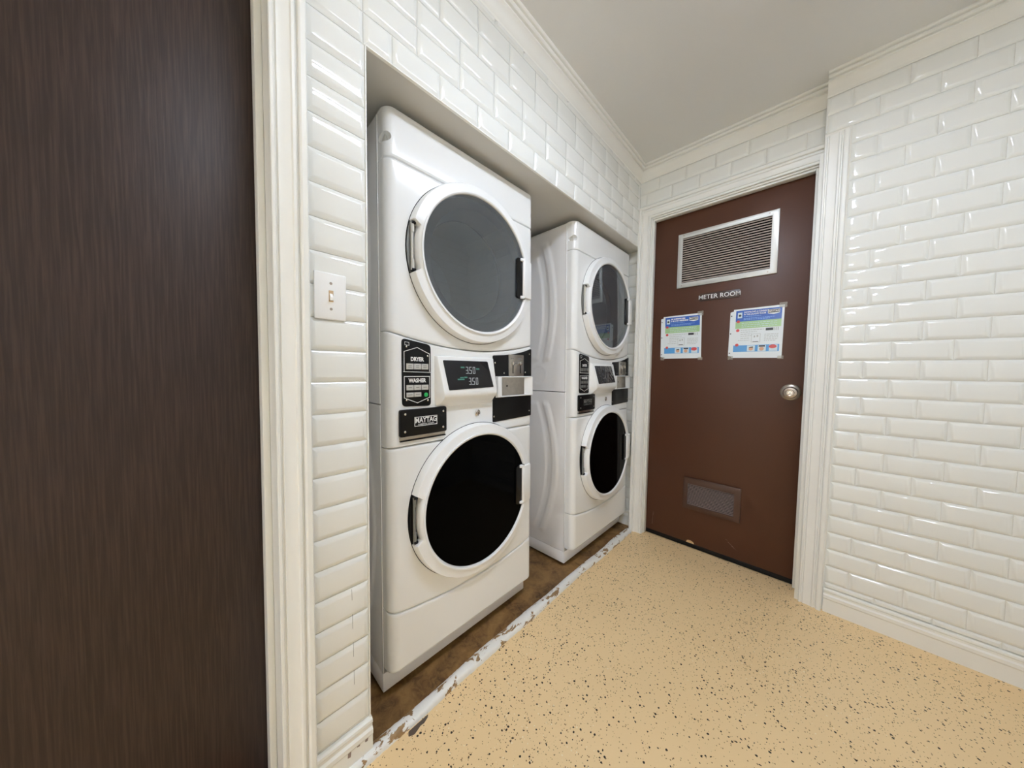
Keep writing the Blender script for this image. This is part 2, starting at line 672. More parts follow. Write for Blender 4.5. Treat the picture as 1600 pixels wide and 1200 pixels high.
# the stacked column between casing and niche
for k in range(-6, 23):
    z1 = Z0 - k * TP
    z0 = z1 - TP
    if k == 22:
        z0 = z1 - TP
    if z0 < 0.1:
        z0 = 0.108
    z1 = min(z1, CB)
    if k < 0:
        continue
    put_tile(wall_left, ROT_LEFT, (0, (CAS_Y1 + YN0 - .002) / 2, (z0 + z1) / 2), YN0 - .002 - CAS_Y1, z1 - z0)
# rows above the niche: one row, then pairs that share their joints
rows = [(0, 0.389), (1, 0.314), (2, 0.314), (3, 0.389), (4, 0.389), (5, 0.314)]
for k, first in rows:
    z0 = Z0 + k * TP
    z1 = min(z0 + TP, CB + .004)
    if z1 - z0 < .02:
        continue
    tile_row(wall_left, ROT_LEFT, 0, CAS_Y1 if z0 < 2.12 else -.1, 0.314, z0, z1, 0.314 - TL)
    tile_row(wall_left, ROT_LEFT, 0, 0.314, YF, z0, z1, first)
# niche end wall, facing the viewer
for k in range(0, 23):
    z1 = Z0 - .002 - k * TP
    z0 = max(z1 - TP, 0.108)
    put_tile(wne, ROT_FAR, (-0.0745, YN1, (z0 + z1) / 2), 0.149, z1 - z0)
# above the meter room door and right of it
zf = 2.226
for k, first in ((-2, .345), (-1, .345), (0, .42), (1, .42)):
    z0 = max(zf + (k) * TP * 1.0, 2.13)
    z1 = min(zf + (k + 1) * TP, CB + .004)
    if z1 - z0 > .01:
        tile_row(wall_far, ROT_FAR, YF, 0.0, DX1 + .014, z0, z1, first - 3 * TL)
for k in range(-28, 2):
    z0 = max(zf + k * TP, .108)
    z1 = min(zf + (k + 1) * TP, CB + .004)
    if z1 - z0 > .01:
        tile_row(wall_far, ROT_FAR, YFR, 0.934 if z0 < 2.12 else DX1 + .014, XR, z0, z1, .934 + (TL / 2 if k % 2 else 0))

# ------------------------------------------------------------------ trims
def T_id(a, b, c):
    return (a, b, c)


# crown moulding profile: (out from the wall, z)
CR = [(0, CB - .004), (.007, CB - .004), (.0085, CB + .004), (.012, CB + .009), (.0155, CB + .020), (.021, CB + .032), (.029, CB + .042), (.0345, CB + .046), (.0345, CB + .0515), (.0305, CB + .0525), (.0305, CB + .0555), (.0400, CB + .0575), (.0450, CB + .0630), (.0450, CB + .0675), (.0405, CB + .0685), (.0405, CB + .0710), (.0500, CB + .0725), (.0545, CB + .0765), (.0545, ZC), (0, ZC)]


def run_profile(prof, pa, pb):
    """faces between the same profile placed at two ends"""
    n = len(prof)
    vs = [pa(*p) for p in prof] + [pb(*p) for p in prof]
    fs = [(i, (i + 1) % n, n + (i + 1) % n, n + i) for i in range(n)]
    fs += [tuple(range(n)), tuple(range(2 * n - 1, n - 1, -1))]
    return vs, fs


mb = MB().add(*run_profile(CR, lambda d, z: (d, YB, z), lambda d, z: (d, YF - d, z)))
struct(mb.build('trim_1', 'paint_white', angle=22), 'white crown moulding above the niche wall')
mb = MB().add(*run_profile(CR, lambda d, z: (d, YF - d, z), lambda d, z: (DX1 + .02, YF - d, z)))
mb.add(*run_profile(CR, lambda d, z: (DX1 + .014, YFR - d, z), lambda d, z: (XR, YFR - d, z)))
struct(mb.build('trim_2', 'paint_white', angle=22), 'white crown moulding above the brown door')

# door casing profile: (across from the inner edge, proud of the wall)
def casing_prof(wd):
    k = wd / 0.076
    p = [(0, 0), (0, .010), (.002, .012), (.007, .012), (.009, .0075), (.013, .0075), (.015, .0125), (.028, .0115), (.042, .0145), (.045, .0185), (.051, .0185), (.053, .0135), (.057, .0135), (.059, .0215), (.063, .0235), (.073, .0235), (.076, .021), (.076, 0)]
    return [(a * k, b) for a, b in p]


def casing(parent, inner0, inner1, ztop, wd, place, legs='LTR'):
    pr = casing_prof(wd)
    if 'L' in legs:
        MB().add(*run_profile(pr, lambda t, p: place(inner0 - t, p, 0), lambda t, p: place(inner0 - t, p, ztop + t))).build('casing', 'paint_white', parent, angle=20)
    if 'R' in legs:
        MB().add(*run_profile(pr, lambda t, p: place(inner1 + t, p, 0), lambda t, p: place(inner1 + t, p, ztop + t))).build('casing', 'paint_white', parent, angle=20)
    if 'T' in legs:
        MB().add(*run_profile(pr, lambda t, p: place(inner0 - t, p, ztop + t), lambda t, p: place(inner1 + t, p, ztop + t))).build('head_casing', 'paint_white', parent, angle=20)


# meter room door frame
fr = struct(empty('trim_3', (0, 0, 0)), 'white profiled frame around the brown meter room door')
casing(fr, DX0 - .006, DX1 + .006, DZ1 + .008, .076, lambda a, p, z: (a, YF - p, z), 'L')
pr = casing_prof(.076)
MB().add(*run_profile(pr, lambda t, p: (DX0 - .006 - t, YF - p, DZ1 + .008 + t), lambda t, p: (DX1 + .014, YF - p, DZ1 + .008 + t))).build('head_casing', 'paint_white', fr, angle=20)
MB().add(*run_profile(pr, lambda t, p: (DX1 + .014 + t, YFR - p, 0), lambda t, p: (DX1 + .014 + t, YFR - p, DZ1 + .08))).build('casing', 'paint_white', fr, angle=20)
MB().box(DX0 - .014, DX0, YF, YF + .13, 0, DZ1 + .014).build('jamb', 'paint_white', fr, .001)
MB().box(DX1, DX1 + .014, YFR, YF + .13, 0, DZ1 + .014).build('jamb', 'paint_white', fr, .001)
MB().box(DX0, DX1, YF, YF + .13, DZ1, DZ1 + .014).build('head_jamb', 'paint_white', fr, .001)
MB().box(DX0, DX0 + .010, YF + .010, YD - .001, 0.006, DZ1).build('door_stop', 'paint_white', fr, .0015)
MB().box(DX1 - .010, DX1, YF + .010, YD - .001, 0.006, DZ1).build('door_stop', 'paint_white', fr, .0015)
MB().box(DX0 + .010, DX1 - .010, YF + .010, YD - .001, DZ1 - .010, DZ1).build('head_stop', 'paint_white', fr, .0015)

# near doorway frame in the left wall
fl2 = struct(empty('trim_4', (0, 0, 0)), 'white scuffed door frame beside the light switch')
casing(fl2, DL0, DL1, DLZ, CAS_Y1 - DL1, lambda a, p, z: (p, a, z))
MB().box(-.19, -.0005, DL1, DL1 + .012, 0, DLZ + .012).build('jamb', 'paint_white', fl2, .001)
MB().box(-.19, -.0005, DL0 - .012, DL0, 0, DLZ + .012).build('jamb', 'paint_white', fl2, .001)
MB().box(-.19, -.0005, DL0, DL1, DLZ, DLZ + .012).build('head_jamb', 'paint_white', fl2, .001)
MB().box(-.109, -.066, DL1 - .0145, DL1, 0, DLZ).build('door_stop', 'paint_white', fl2, .003)
MB().box(-.109, -.066, DL0, DL0 + .0145, 0, DLZ).build('door_stop', 'paint_white', fl2, .003)
MB().box(-.109, -.066, DL0 + .0145, DL1 - .0145, DLZ - .0145, DLZ).build('head_stop', 'paint_white', fl2, .003)
d2 = MB().box(-.155, -.111, DL0 + .003, DL1 - .003, .008, DLZ - .003).build('door_2', 'wood_brown', None, .001)
struct(d2, 'dark brown wood-grain door in the near doorway')

# metal edge strips round the niche opening
ed = struct(MB().box(-.012, .0066, YN0 - .0025, YN0 + .0005, .1, ZT + .001).build('trim_5', 'trim_metal', None, .0006), 'thin white metal edging up the near side of the niche')
struct(MB().box(-.003, .0064, YN0, YF - .002, ZT - .0005, ZT + .0022).build('trim_6', 'trim_metal', None, .0006), 'thin white edging along the top of the niche opening')

# tiled baseboards
bp = [(0, 0), (.013, 0), (.013, .060), (.016, .066), (.016, .078), (.011, .084), (.011, .092), (.014, .097), (.013, .104), (.008, .108), (0, .108)]
bl = MB().add(*run_profile(bp, lambda p, z: (p, CAS_Y1, z), lambda p, z: (p, YN0 + .003, z)))
bl_obj = struct(bl.build('baseboard_left', 'paint_white', angle=20), 'scuffed white base under the tile column by the casing')
be = MB().add(*run_profile(bp, lambda p, z: (-.30, YN1 - p, z), lambda p, z: (-.001, YN1 - p, z)))
struct(be.build('baseboard_niche', 'paint_white', angle=20), 'white base along the end wall of the niche')
br_ = MB().add(*run_profile(bp, lambda p, z: (.934, YFR - p, z), lambda p, z: (XR, YFR - p, z)))
struct(br_.build('baseboard_far', 'paint_white', angle=20), 'white base under the tiles past the meter room door')

# chipped half-round strip between the two floors
def curb():
    mb = MB()
    n = 240
    rnd = random.Random(3)
    y0, y1 = 0.205, 2.028
    vs, fs = [], []
    m = 9
    ph = [rnd.uniform(0, 6.28) for _ in range(6)]
    for i in range(n + 1):
        y = y0 + (y1 - y0) * i / n
        wv = .004 * math.sin(y * 7 + ph[0]) + .002 * math.sin(y * 23 + ph[1]) + rnd.uniform(-.0012, .0012)
        cx = .011 - .007 * math.sin(PI * (y - .3) / 1.75) + .002 * math.sin(y * 11 + ph[2])
        hw = .0215 + wv * .5 + rnd.uniform(-.0008, .0008)
        hh = .018 + .002 * math.sin(y * 16 + ph[3]) + rnd.uniform(-.0006, .0006)
        for k in range(m):
            t = PI * k / (m - 1)
            ex = 0.75
            c, s = math.cos(t), math.sin(t)
            vs.append((cx + hw * math.copysign(abs(c) ** ex, c), y, hh * s ** ex if s > 0 else 0.0))
    for i in range(n):
        for k in range(m - 1):
            fs.append((i * m + k, i * m + k + 1, (i + 1) * m + k + 1, (i + 1) * m + k))
        fs.append((i * m + m - 1, i * m, (i + 1) * m, (i + 1) * m + m - 1))
    fs.append(tuple(range(m)))
    fs.append(tuple(range(n * m + m - 1, n * m - 1, -1)))
    mb.add(vs, fs)
    return mb.build('trim_7', 'chipped_paint', angle=50)


struct(curb(), 'chipped white half-round strip between brown and tan floor')

# ------------------------------------------------------------------ meter room door
door = empty('door_1', (0, 0, 0))
struct(door, 'dark brown meter room door with two vents and a knob')
MB().box(DX0 + .004, DX1 - .004, YD, YD + .04, .030, DZ1 - .006).build('door_slab', 'door_brown', door, .0015)
MB().box(DX0 + .005, DX1 - .005, YD + .001, YD + .036, .004, .030).build('under_door_shade', 'black', door, .001)  # black strip stands for the shaded gap under the slab


def TF(y):   # (a,b,c) on the far door: a->x, b->z, c-> towards the viewer
    return lambda a, b, c: (a, y - c, b)


def vent(name, x0, x1, z0, z1, ix0, ix1, iz0, iz1, nslat, fm, sm, proud, label):
    mb = MB()
    T = TF(YD)
    outer = [(x0, z0), (x1, z0), (x1, z1), (x0, z1)]
    inner = [(ix0, iz0), (ix1, iz0), (ix1, iz1), (ix0, iz1)]
    vs = []
    for ring, c in ((outer, 0.0), (outer, proud), (inner, proud), (inner, 0.0005)):
        vs += [(a, b, c) for a, b in ring]
    fs = []
    for r in range(3):
        for i in range(4):
            j = (i + 1) % 4
            fs.append((r * 4 + i, r * 4 + j, r * 4 + 4 + j, r * 4 + 4 + i))
    mb.add(vs, fs, T)
    fr_ = mb.build(name, fm, door, .0012, label=label)
    MB().box(ix0, ix1, iz0, iz1, .0003, .0008, T).build('backing', 'void', fr_, smooth=False)
    p = (iz1 - iz0) / nslat
    h = p * (0.62 if proud < .01 else 0.40)
    sl = MB()
    # a slat tilted like a louver: lower edge out
    sl.prism([(-h / 2, .0065), (-h / 2 + .0012, .0065), (h / 2, .0018), (h / 2 - .0012, .0018)], ix0, ix1, lambda a, b, c: (c, -b, a))
    me = sl.mesh('slat', smooth=False)
    me.materials.append(MT[sm])
    for i in range(nslat):
        o = link('slat', me, None, fr_)
        o.location = (0, YD, iz0 + (i + .5) * p)
    return fr_


uv = vent('upper_vent', .232, .7045, 1.598, 1.923, .257, .675, 1.6265, 1.8965, 20, 'aluminium', 'slat_metal', .007, 'silver louvered vent near the top of the door')
for a, b in ((.262, 1.912), (.664, 1.911), (.259, 1.611), (.667, 1.611)):
    MB().cyl(.0035, .006, .0085, 10, lambda p, q, r, a=a, b=b: (a + p, YD - r, b + q)).build('screw', 'nickel', uv)
vent('lower_vent', .315, .602, .243, .438, .3385, .5715, .271, .400, 15, 'vent_brown', 'vent_brown_pale', .011, 'small brown louvered vent low on the door')

KX, KZ = .782, .987
kn = MB().lathe([(.0001, 0), (.041, 0), (.041, .003), (.036, .008), (.029, .0095), (.027, .013), (.0001, .013)], 40, lambda a, b, c: (KX + a, YD - c, KZ + b)).build('knob_rose', 'nickel', door, label='round satin nickel rosette of the knob')
MB().lathe([(.016, .012), (.015, .028), (.021, .034), (.0275, .042), (.0285, .052), (.025, .060), (.016, .062), (.0135, .0605), (.0135, .058), (.0001, .058)], 40, lambda a, b, c: (KX + a, YD - c, KZ + b)).build('knob', 'nickel', kn)
MB().cyl(.0085, .058, .0625, 20, lambda a, b, c: (KX + a, YD - c, KZ + b), .001).build('lock_cylinder', 'chrome', kn)
MB().box(KX - .001, KX + .001, YD - .0632, YD - .0624, KZ - .005, KZ + .002).build('keyhole', 'black', kn)
ch = rpoly([(.338, .031), (.384, .031), (.381, .040), (.366, .048), (.346, .045)], .005)
MB().prism(ch, .0003, .0008, TF(YD)).build('paint_chip', 'chip', door, smooth=False)
for a, b, L, an in ((.552, .115, .05, -38), (.57, .1, .02, -45), (.54, .128, .012, -30), (.135, .07, .085, 88), (.14, .13, .03, 86)):
    t = math.radians(an)
    dx, dz = math.cos(t), math.sin(t)
    px, pz = -dz * .0007, dx * .0007
    MB().prism([(a - px, b - pz), (a + L * dx, b + L * dz), (a + px, b + pz)], .0003, .0006, TF(YD)).build('scratch', 'vent_brown_pale', door, smooth=False)

# name plate on the door
sg = MB().prism([(.3595, 1.502), (.551, 1.500), (.552, 1.5435), (.360, 1.5475)], .0005, .0035, TF(YD)).build('door_sign', 'sign_brown', None, .0008)
tag(sg, 'small brown plate reading METER ROOM under the upper door vent', 'sign')
vs, fs = text_mesh('t', 'METER ROOM', .0345, .0001, 0, .95)
MB().add(vs, fs, lambda a, b, c: (.4555 + a, YD - .0038, 1.5225 + b - a * .016)).build('lettering', 'print_white', sg, smooth=False)


# ------------------------------------------------------------------ notices in plastic sleeves
def notice(x0, label, right):
    W_, H_ = .2165, .268
    zb = 1.1655
    root = empty('notice_sheet', (x0, YD, zb))
    tag(root, label, 'notice', 'laundry notices taped to the door')
    sk = 0.004 if right else -.004

    def T(d):
        return lambda a, b, c: (a + sk * (b / H_ - .5), -(d + c), b)
    MB().prism([(0.004, 0), (W_, -.003 if right else .002), (W_ - .001, H_ + .001), (.003, H_ - .002)], .0012, .0017, T(0)).build('sheet', 'paper', root, smooth=False)
    MB().prism([(-.012, .012), (.005, .006), (.005, H_ - .01), (-.012, H_ - .016)], .0008, .0014, T(0)).build('binder_strip', 'paper', root, smooth=False, label='punched clear edge of the plastic sleeve')
    for b in (.026, H_ * .5, H_ - .036):
        MB().cyl(.0033, .0014, .0016, 12, lambda p, q, r, b=b: T(0)(-.006 + p, b + q, r)).build('punch_hole', 'print_black', root, smooth=False)

    def band(name, a0, a1, b0, b1, mat, d=.0019, parent=root):
        return MB().box(a0, a1, b0, b1, d, d + .0001, T(0)).build(name, mat, parent, smooth=False)
    band('header', .014, W_ - .010, .198, .258, 'print_blue')
    band('green_band', .014, W_ - .010, .160, .198, 'print_green')
    band('footer', .010, W_ - .012, .032, .068, 'print_sky')
    # icon with a dark disc
    band('icon', .022, .042, .217, .247, 'print_pale', .0022)
    MB().cyl(.0062, .0024, .0025, 16, lambda p, q, r: T(0)(.032 + p, .231 + q, r)).build('icon_drum', 'print_black', root, smooth=False)
    # headline
    if right:
        vs1, fs1 = text_mesh('t', 'DOWNLOAD & CONNECT', .0115, .0003, 0, .74, 'LEFT')
        vs2, fs2 = text_mesh('t', 'IN THE LAUNDRY ROOM', .0115, .0003, 0, .72, 'LEFT')
        MB().add(vs1, fs1, lambda a, b, c: T(0)(.049 + a, .2465 + b, .0022)).build('headline', 'print_white', root, smooth=False)
        MB().add(vs2, fs2, lambda a, b, c: T(0)(.049 + a, .2345 + b, .0022)).build('headline', 'print_white', root, smooth=False)
    else:
        rnd = random.Random(5)
        hm = MB()
        for b, L in ((.2465, .078), (.2345, .092)):
            a = .049
            while a < .049 + L:
                wd = rnd.uniform(.003, .0052)
                hm.box(a, a + wd, b - .0042, b + .0042, .0022, .0023, T(0))
                a += wd + (.0012 if rnd.random() < .8 else .004)
        tag(hm.build('headline', 'print_white', root, smooth=False), kind='stuff')
    rnd = random.Random(8)
    hl2 = MB()
    for b, a0, a1 in ((.2235, .049, .125), (.213, .049, .18), (.2065, .049, .16)):
        a = a0
        while a < a1:
            wd = rnd.uniform(.004, .012)
            hl2.box(a, min(a + wd, a1), b - .0015, b + .0015, .0022, .0023, T(0))
            a += wd + .002
    tag(hl2.build('header_text', 'print_pale_blue', root, smooth=False), kind='stuff')
    tx = MB()
    for b, a0, a1 in ((.150, .040, .14), (.139, .040, .11), (.128, .040, .088), (.118, .040, .088), (.106, .040, .080), (.095, .030, .080), (.122, .142, .198), (.114, .142, .198), (.106, .142, .198), (.097, .142, .198), (.089, .142, .19)):
        a = a0
        while a < a1:
            wd = rnd.uniform(.005, .014)
            tx.box(a, min(a + wd, a1), b - .0012, b + .0012, .0022, .0023, T(0))
            a += wd + .0022
    for a0 in (.178, .186, .194):
        tx.box(a0, a0 + .003, .140, .156, .0022, .0023, T(0))
    for a0, a1, b0, b1 in ((.088, .126, .126, .1275), (.088, .126, .082, .0835), (.088, .0895, .082, .1275), (.1245, .126, .082, .1275), (.098, .104, .108, .118), (.110, .117, .110, .120)):
        tx.box(a0, a1, b0, b1, .0022, .0023, T(0))
    tag(tx.build('body_text', 'print_text', root, smooth=False), kind='stuff')
    gt = MB()
    for b in (.188, .178, .168):
        a = .042
        while a < .19:
            wd = rnd.uniform(.006, .016)
            gt.box(a, min(a + wd, .19), b - .0013, b + .0013, .0022, .0023, T(0))
            a += wd + .003
    tag(gt.build('green_text', 'print_pale', root, smooth=False), kind='stuff')
    band('display_picture', .146, .176, .142, .155, 'print_black', .0022)
    band('slot_picture', .094, .118, .084, .087, 'print_black', .0023)
    for b in (.198, .150, .070):
        MB().cyl(.0078, .0024, .0026, 18, lambda p, q, r, b=b: T(0)(.026 + p, b + q, r)).build('step_badge', 'print_red', root, smooth=False)
    for i, a in enumerate((.072, .118, .164)):
        pc = band('picture', a, a + .034, .034, .066, 'print_pale', .0022)
    MB().cyl(.009, .0024, .0025, 16, lambda p, q, r: T(0)(.089 + p * 1.1, .047 + q, r)).build('hand_picture', 'print_tan', root, smooth=False)
    MB().prism([(.079, .052), (.099, .053), (.097, .060), (.083, .058)], .0026, .0027, T(0)).build('phone_picture', 'print_black', root, smooth=False)
    MB().cyl(.010, .0024, .0025, 16, lambda p, q, r: T(0)(.134 + p, .046 + q, r)).build('hand_picture', 'print_tan', root, smooth=False)
    MB().box(.122, .148, .057, .065, .0026, .0027, T(0)).build('phone_picture', 'print_black', root, smooth=False)
    MB().cyl(.0125, .0026, .0028, 20, lambda p, q, r: T(0)(.179 + p * 1.25, .057 + q * .8, r)).build('red_button_picture', 'print_red', root, smooth=False)
    # maker's badge
    bd = MB().prism(rpoly([(.150, .230), (.174, .224), (.198, .230), (.198, .250), (.150, .250)], .002), .0022, .0023, T(0)).build('badge', 'print_white', root, smooth=False)
    MB().prism(rpoly([(.152, .2325), (.196, .2325), (.196, .2485), (.152, .2485)], .002), .0024, .0025, T(0)).build('badge_field', 'print_black', root, smooth=False)
    v3, f3 = text_mesh('t', 'MAYTAG', .0125, .0003, 0, .82)
    MB().add(v3, f3, lambda a, b, c: T(0)(.174 + a, .2405 + b, .0027)).build('badge_lettering', 'print_white', root, smooth=False)
    # tape
    for a0, a1, b0, b1 in ((W_ - .022, W_ + .008, H_ - .014, H_ + .012), (-.012, .012, -.01, .010), (W_ - .016, W_ + .008, -.010, .008)):
        MB().box(a0, a1, b0, b1, .0029, .0031, T(0)).build('tape', 'tape', root, smooth=False)
    return root


def make_tape():
    m = bpy.data.materials.new('tape')
    m.use_nodes = True
    nt = m.node_tree
    b = nt.nodes['Principled BSDF']
    b.inputs['Base Color'].default_value = rgb(210, 205, 190)
    b.inputs['Roughness'].default_value = 0.25
    tr = nt.nodes.new('ShaderNodeBsdfTransparent')
    mx = nt.nodes.new('ShaderNodeMixShader')
    mx.inputs[0].default_value = 0.25
    nt.links.new(tr.outputs[0], mx.inputs[1])
    nt.links.new(b.outputs[0], mx.inputs[2])
    nt.links.new(mx.outputs[0], nt.nodes['Material Output'].inputs[0])
    MT['tape'] = m


make_tape()
notice(.160, 'blue-headed laundry notice in a plastic sleeve, next to the white door frame', False)
notice(.525, 'blue-headed laundry notice in a plastic sleeve, above the door knob', True)

# hairline cracks low in the tile column, worn paint beside the strip
for y_, z0_, z1_ in ((.2735, .470, .500), (.2745, .392, .432), (.2760, .314, .354), (.2770, .236, .276)):
    MB().prism([(y_, z0_), (y_ + .0007, z0_), (y_ + .0002, z1_), (y_ - .0005, z1_)], .0086, .0091, lambda a, b, c: (c, a, b)).build('crack', 'print_grey', wall_left, smooth=False)
MB().prism(rpoly([(.034, .418), (.046, .412), (.053, .428), (.049, .441), (.045, .452), (.047, .462), (.041, .478), (.034, .484)], .003), .0002, .0008, lambda a, b, c: (a, b, c)).build('worn_patch', 'dark_stain', fl, smooth=False)
for a_, b_, h_ in ((.0165, .262, .018), (.0162, .285, .008), (.0165, .306, .012)):
    MB().prism(rpoly([(b_ - .004, .066 - h_), (b_ + .003, .064 - h_), (b_ + .005, .062), (b_ - .003, .063)], .001), .0131, .0135, lambda a, b, c: (c, a, b)).build('scuff', 'vent_brown_pale', bl_obj, smooth=False)

# ------------------------------------------------------------------ light switch
TS = lambda a, b, c: (.0062 + c, a, b)      # a->y, b->z on the left wall
sw = MB().prism([(.197, 1.1945), (.2665, 1.1945), (.2665, 1.3055), (.197, 1.3055)], -.0005, .0055, TS).build('light_switch', 'plastic_white', None, .0028, 3)
tag(sw, 'white toggle light switch on the tile column by the casing', 'light switch')
MB().box(.2275, .2375, 1.237, 1.264, .0052, .0060, TS).build('toggle_slot', 'almond', sw, smooth=False)
MB().prism([(1.240, .005), (1.258, .005), (1.247, .015), (1.240, .014)], .2292, .2358, lambda a, b, c: (.0062 + b, c, a)).build('toggle', 'plastic_white', sw, .0008)
for z in (1.220, 1.281):
    s_ = MB().cyl(.0032, .005, .0064, 14, lambda a, b, c, z=z: TS(.2325 + a, z + b, c), .0006).build('screw', 'nickel', sw)

# ------------------------------------------------------------------ ceiling lamps
def lamp(name, x0, x1, y0, y1, mat, label):
    root = empty(name, ((x0 + x1) / 2, (y0 + y1) / 2, ZC))
    tag(root, label, 'ceiling light')
    hx, hy = (x1 - x0) / 2, (y1 - y0) / 2
    MB().box(-hx + .012, hx - .012, -hy, hy, -.03, -.001).build('housing', 'plastic_white', root, .003)
    MB().box(-hx + .006, hx - .006, -hy + .012, hy - .012, -.0505, -.0490).build('diffuser', mat, root, smooth=False)
    for sx in (-1, 1):
        MB().box(sx * (hx - .003) - .002, sx * (hx - .003) + .002, -hy + .012, hy - .012, -.0580, -.0285).build('cutoff_fin', 'plastic_white', root, smooth=False)  # opaque fin added to keep lamp light off the upper wall
        MB().box(sx * (hx - .008) - .002, sx * (hx - .008) + .002, -hy + .012, hy - .012, -.027, -.006).build('side_lens', 'lamp_side', root, smooth=False)
    for s in (-1, 1):
        MB().box(-hx, hx, s * (hy - .006) - .006, s * (hy - .006) + .006, -.058, -.001).build('end_cap', 'plastic_white', root, .004)
    return root


lamp('ceiling_lamp', .795, .885, .27, 1.28, 'lamp', 'narrow white ceiling strip lamp in front of the niche')
lamp('ceiling_lamp', .63, .96, -3.4, -2.47, 'lamp', 'wide white fill lamp added far behind the viewer')  # unseen fill lamp, added to lift the far wall and machine sides

# ------------------------------------------------------------------ stacked washer and dryer
MW, MD = 0.686, 0.70       # width, cabinet depth
PT = 0.055                 # front panels stand this far forward
CY = 0.350                 # centre of both doors across the width
ZDR, ZWA = 1.447, 0.570    # door centres above the machine's base
RO, RG = 0.287, 0.2465     # ring and glass radius


def TX(a, b, c):           # a->y, b->z, c->x (forward)
    return (c, a, b)


def panel_mesh(zb, zt, inset=0.003, sub=26, depth=PT):
    r = 0.030
    prof = [(inset, 0.0), (inset, 0.006), (inset, depth - r - .004)]
    for i in range(0, 9):
        t = PI / 2 * i / 8
        prof.append((inset + r * (1 - math.cos(t)), depth - r + r * math.sin(t)))
    left = prof
    right = [(MW - y, x) for y, x in reversed(prof)]
    mid = []
    y0, y1 = left[-1][0] + .004, right[0][0] - .004
    for i in range(sub + 1):
        mid.append((y0 + (y1 - y0) * i / sub, depth))
    cols = left + mid + right
    nr = 10
    def rowz(y, k):
        b, t = zb(y), zt(y)
        return [(b, 'b'), (b, .007), (b + .002, .0022), (b + .0065, 0), (b + .0105, 0), (t - .0105, 0), (t - .0065, 0), (t - .002, .0022), (t, .007), (t, 'b')][k]
    vs, idx = [], {}
    for ci, (y, x) in enumerate(cols):
        for k in range(nr):
            z, ins = rowz(y, k)
            xx = 0.0 if ins == 'b' else max(0.0, x - ins)
            if ci in (0, len(cols) - 1):
                xx = 0.0
            idx[('f', ci, k)] = len(vs)
            vs.append((xx, y, z))
    for ci, (y, x) in enumerate(cols):
        for k in range(nr):
            if k in (0, nr - 1) or ci in (0, len(cols) - 1):
                idx[('b', ci, k)] = idx[('f', ci, k)]
            else:
                z, _ = rowz(y, k)
                idx[('b', ci, k)] = len(vs)
                vs.append((-0.0005, y, z))
    fs = []
    for ci in range(len(cols) - 1):
        for k in range(nr - 1):
            fs.append((idx[('f', ci, k)], idx[('f', ci + 1, k)], idx[('f', ci + 1, k + 1)], idx[('f', ci, k + 1)]))
            fs.append((idx[('b', ci, k)], idx[('b', ci, k + 1)], idx[('b', ci + 1, k + 1)], idx[('b', ci + 1, k)]))
    bm = bmesh.new()
    bv = [bm.verts.new(v) for v in vs]
    for f in fs:
        ff = []
        for i in f:
            if not ff or i != ff[-1]:
                ff.append(i)
        if len(set(ff)) >= 3:
            try:
                bm.faces.new([bv[i] for i in ff])
            except ValueError:
                pass
    bmesh.ops.recalc_face_normals(bm, faces=bm.faces)
    for f in bm.faces:
        f.smooth = True
    me = bpy.data.meshes.new('panel')
    bm.to_mesh(me)
    bm.free()
    me.set_sharp_from_angle(angle=math.radians(35))
    return me


def q(y):
    return ((y - MW / 2) / (MW / 2)) ** 2


def seam_up(y):
    return 1.132 + .045 * q(y)


def seam_kick(y):
    return .249 + .036 * q(y)


def cyl_mesh(cy, cz, r, x0, x1, segs=96):
    return MB().cyl(r, x0, x1, segs, lambda a, b, c: (c, cy + a, cz + b)).mesh('cutter', smooth=False)


def ell_mesh(cx, cy, cz, rx, ry, rz):
    mb = MB()
    pr = [(max(.0001, math.sin(PI * i / 12)), math.cos(PI * i / 12)) for i in range(13)]
    mb.lathe(pr, 24, lambda a, b, c: (cx + rx * a, cy + ry * b, cz + rz * c))
    return mb.mesh('cutter', smooth=False)


def smooth01(t):
    t = max(0.0, min(1.0, t))
    return t * t * (3 - 2 * t)


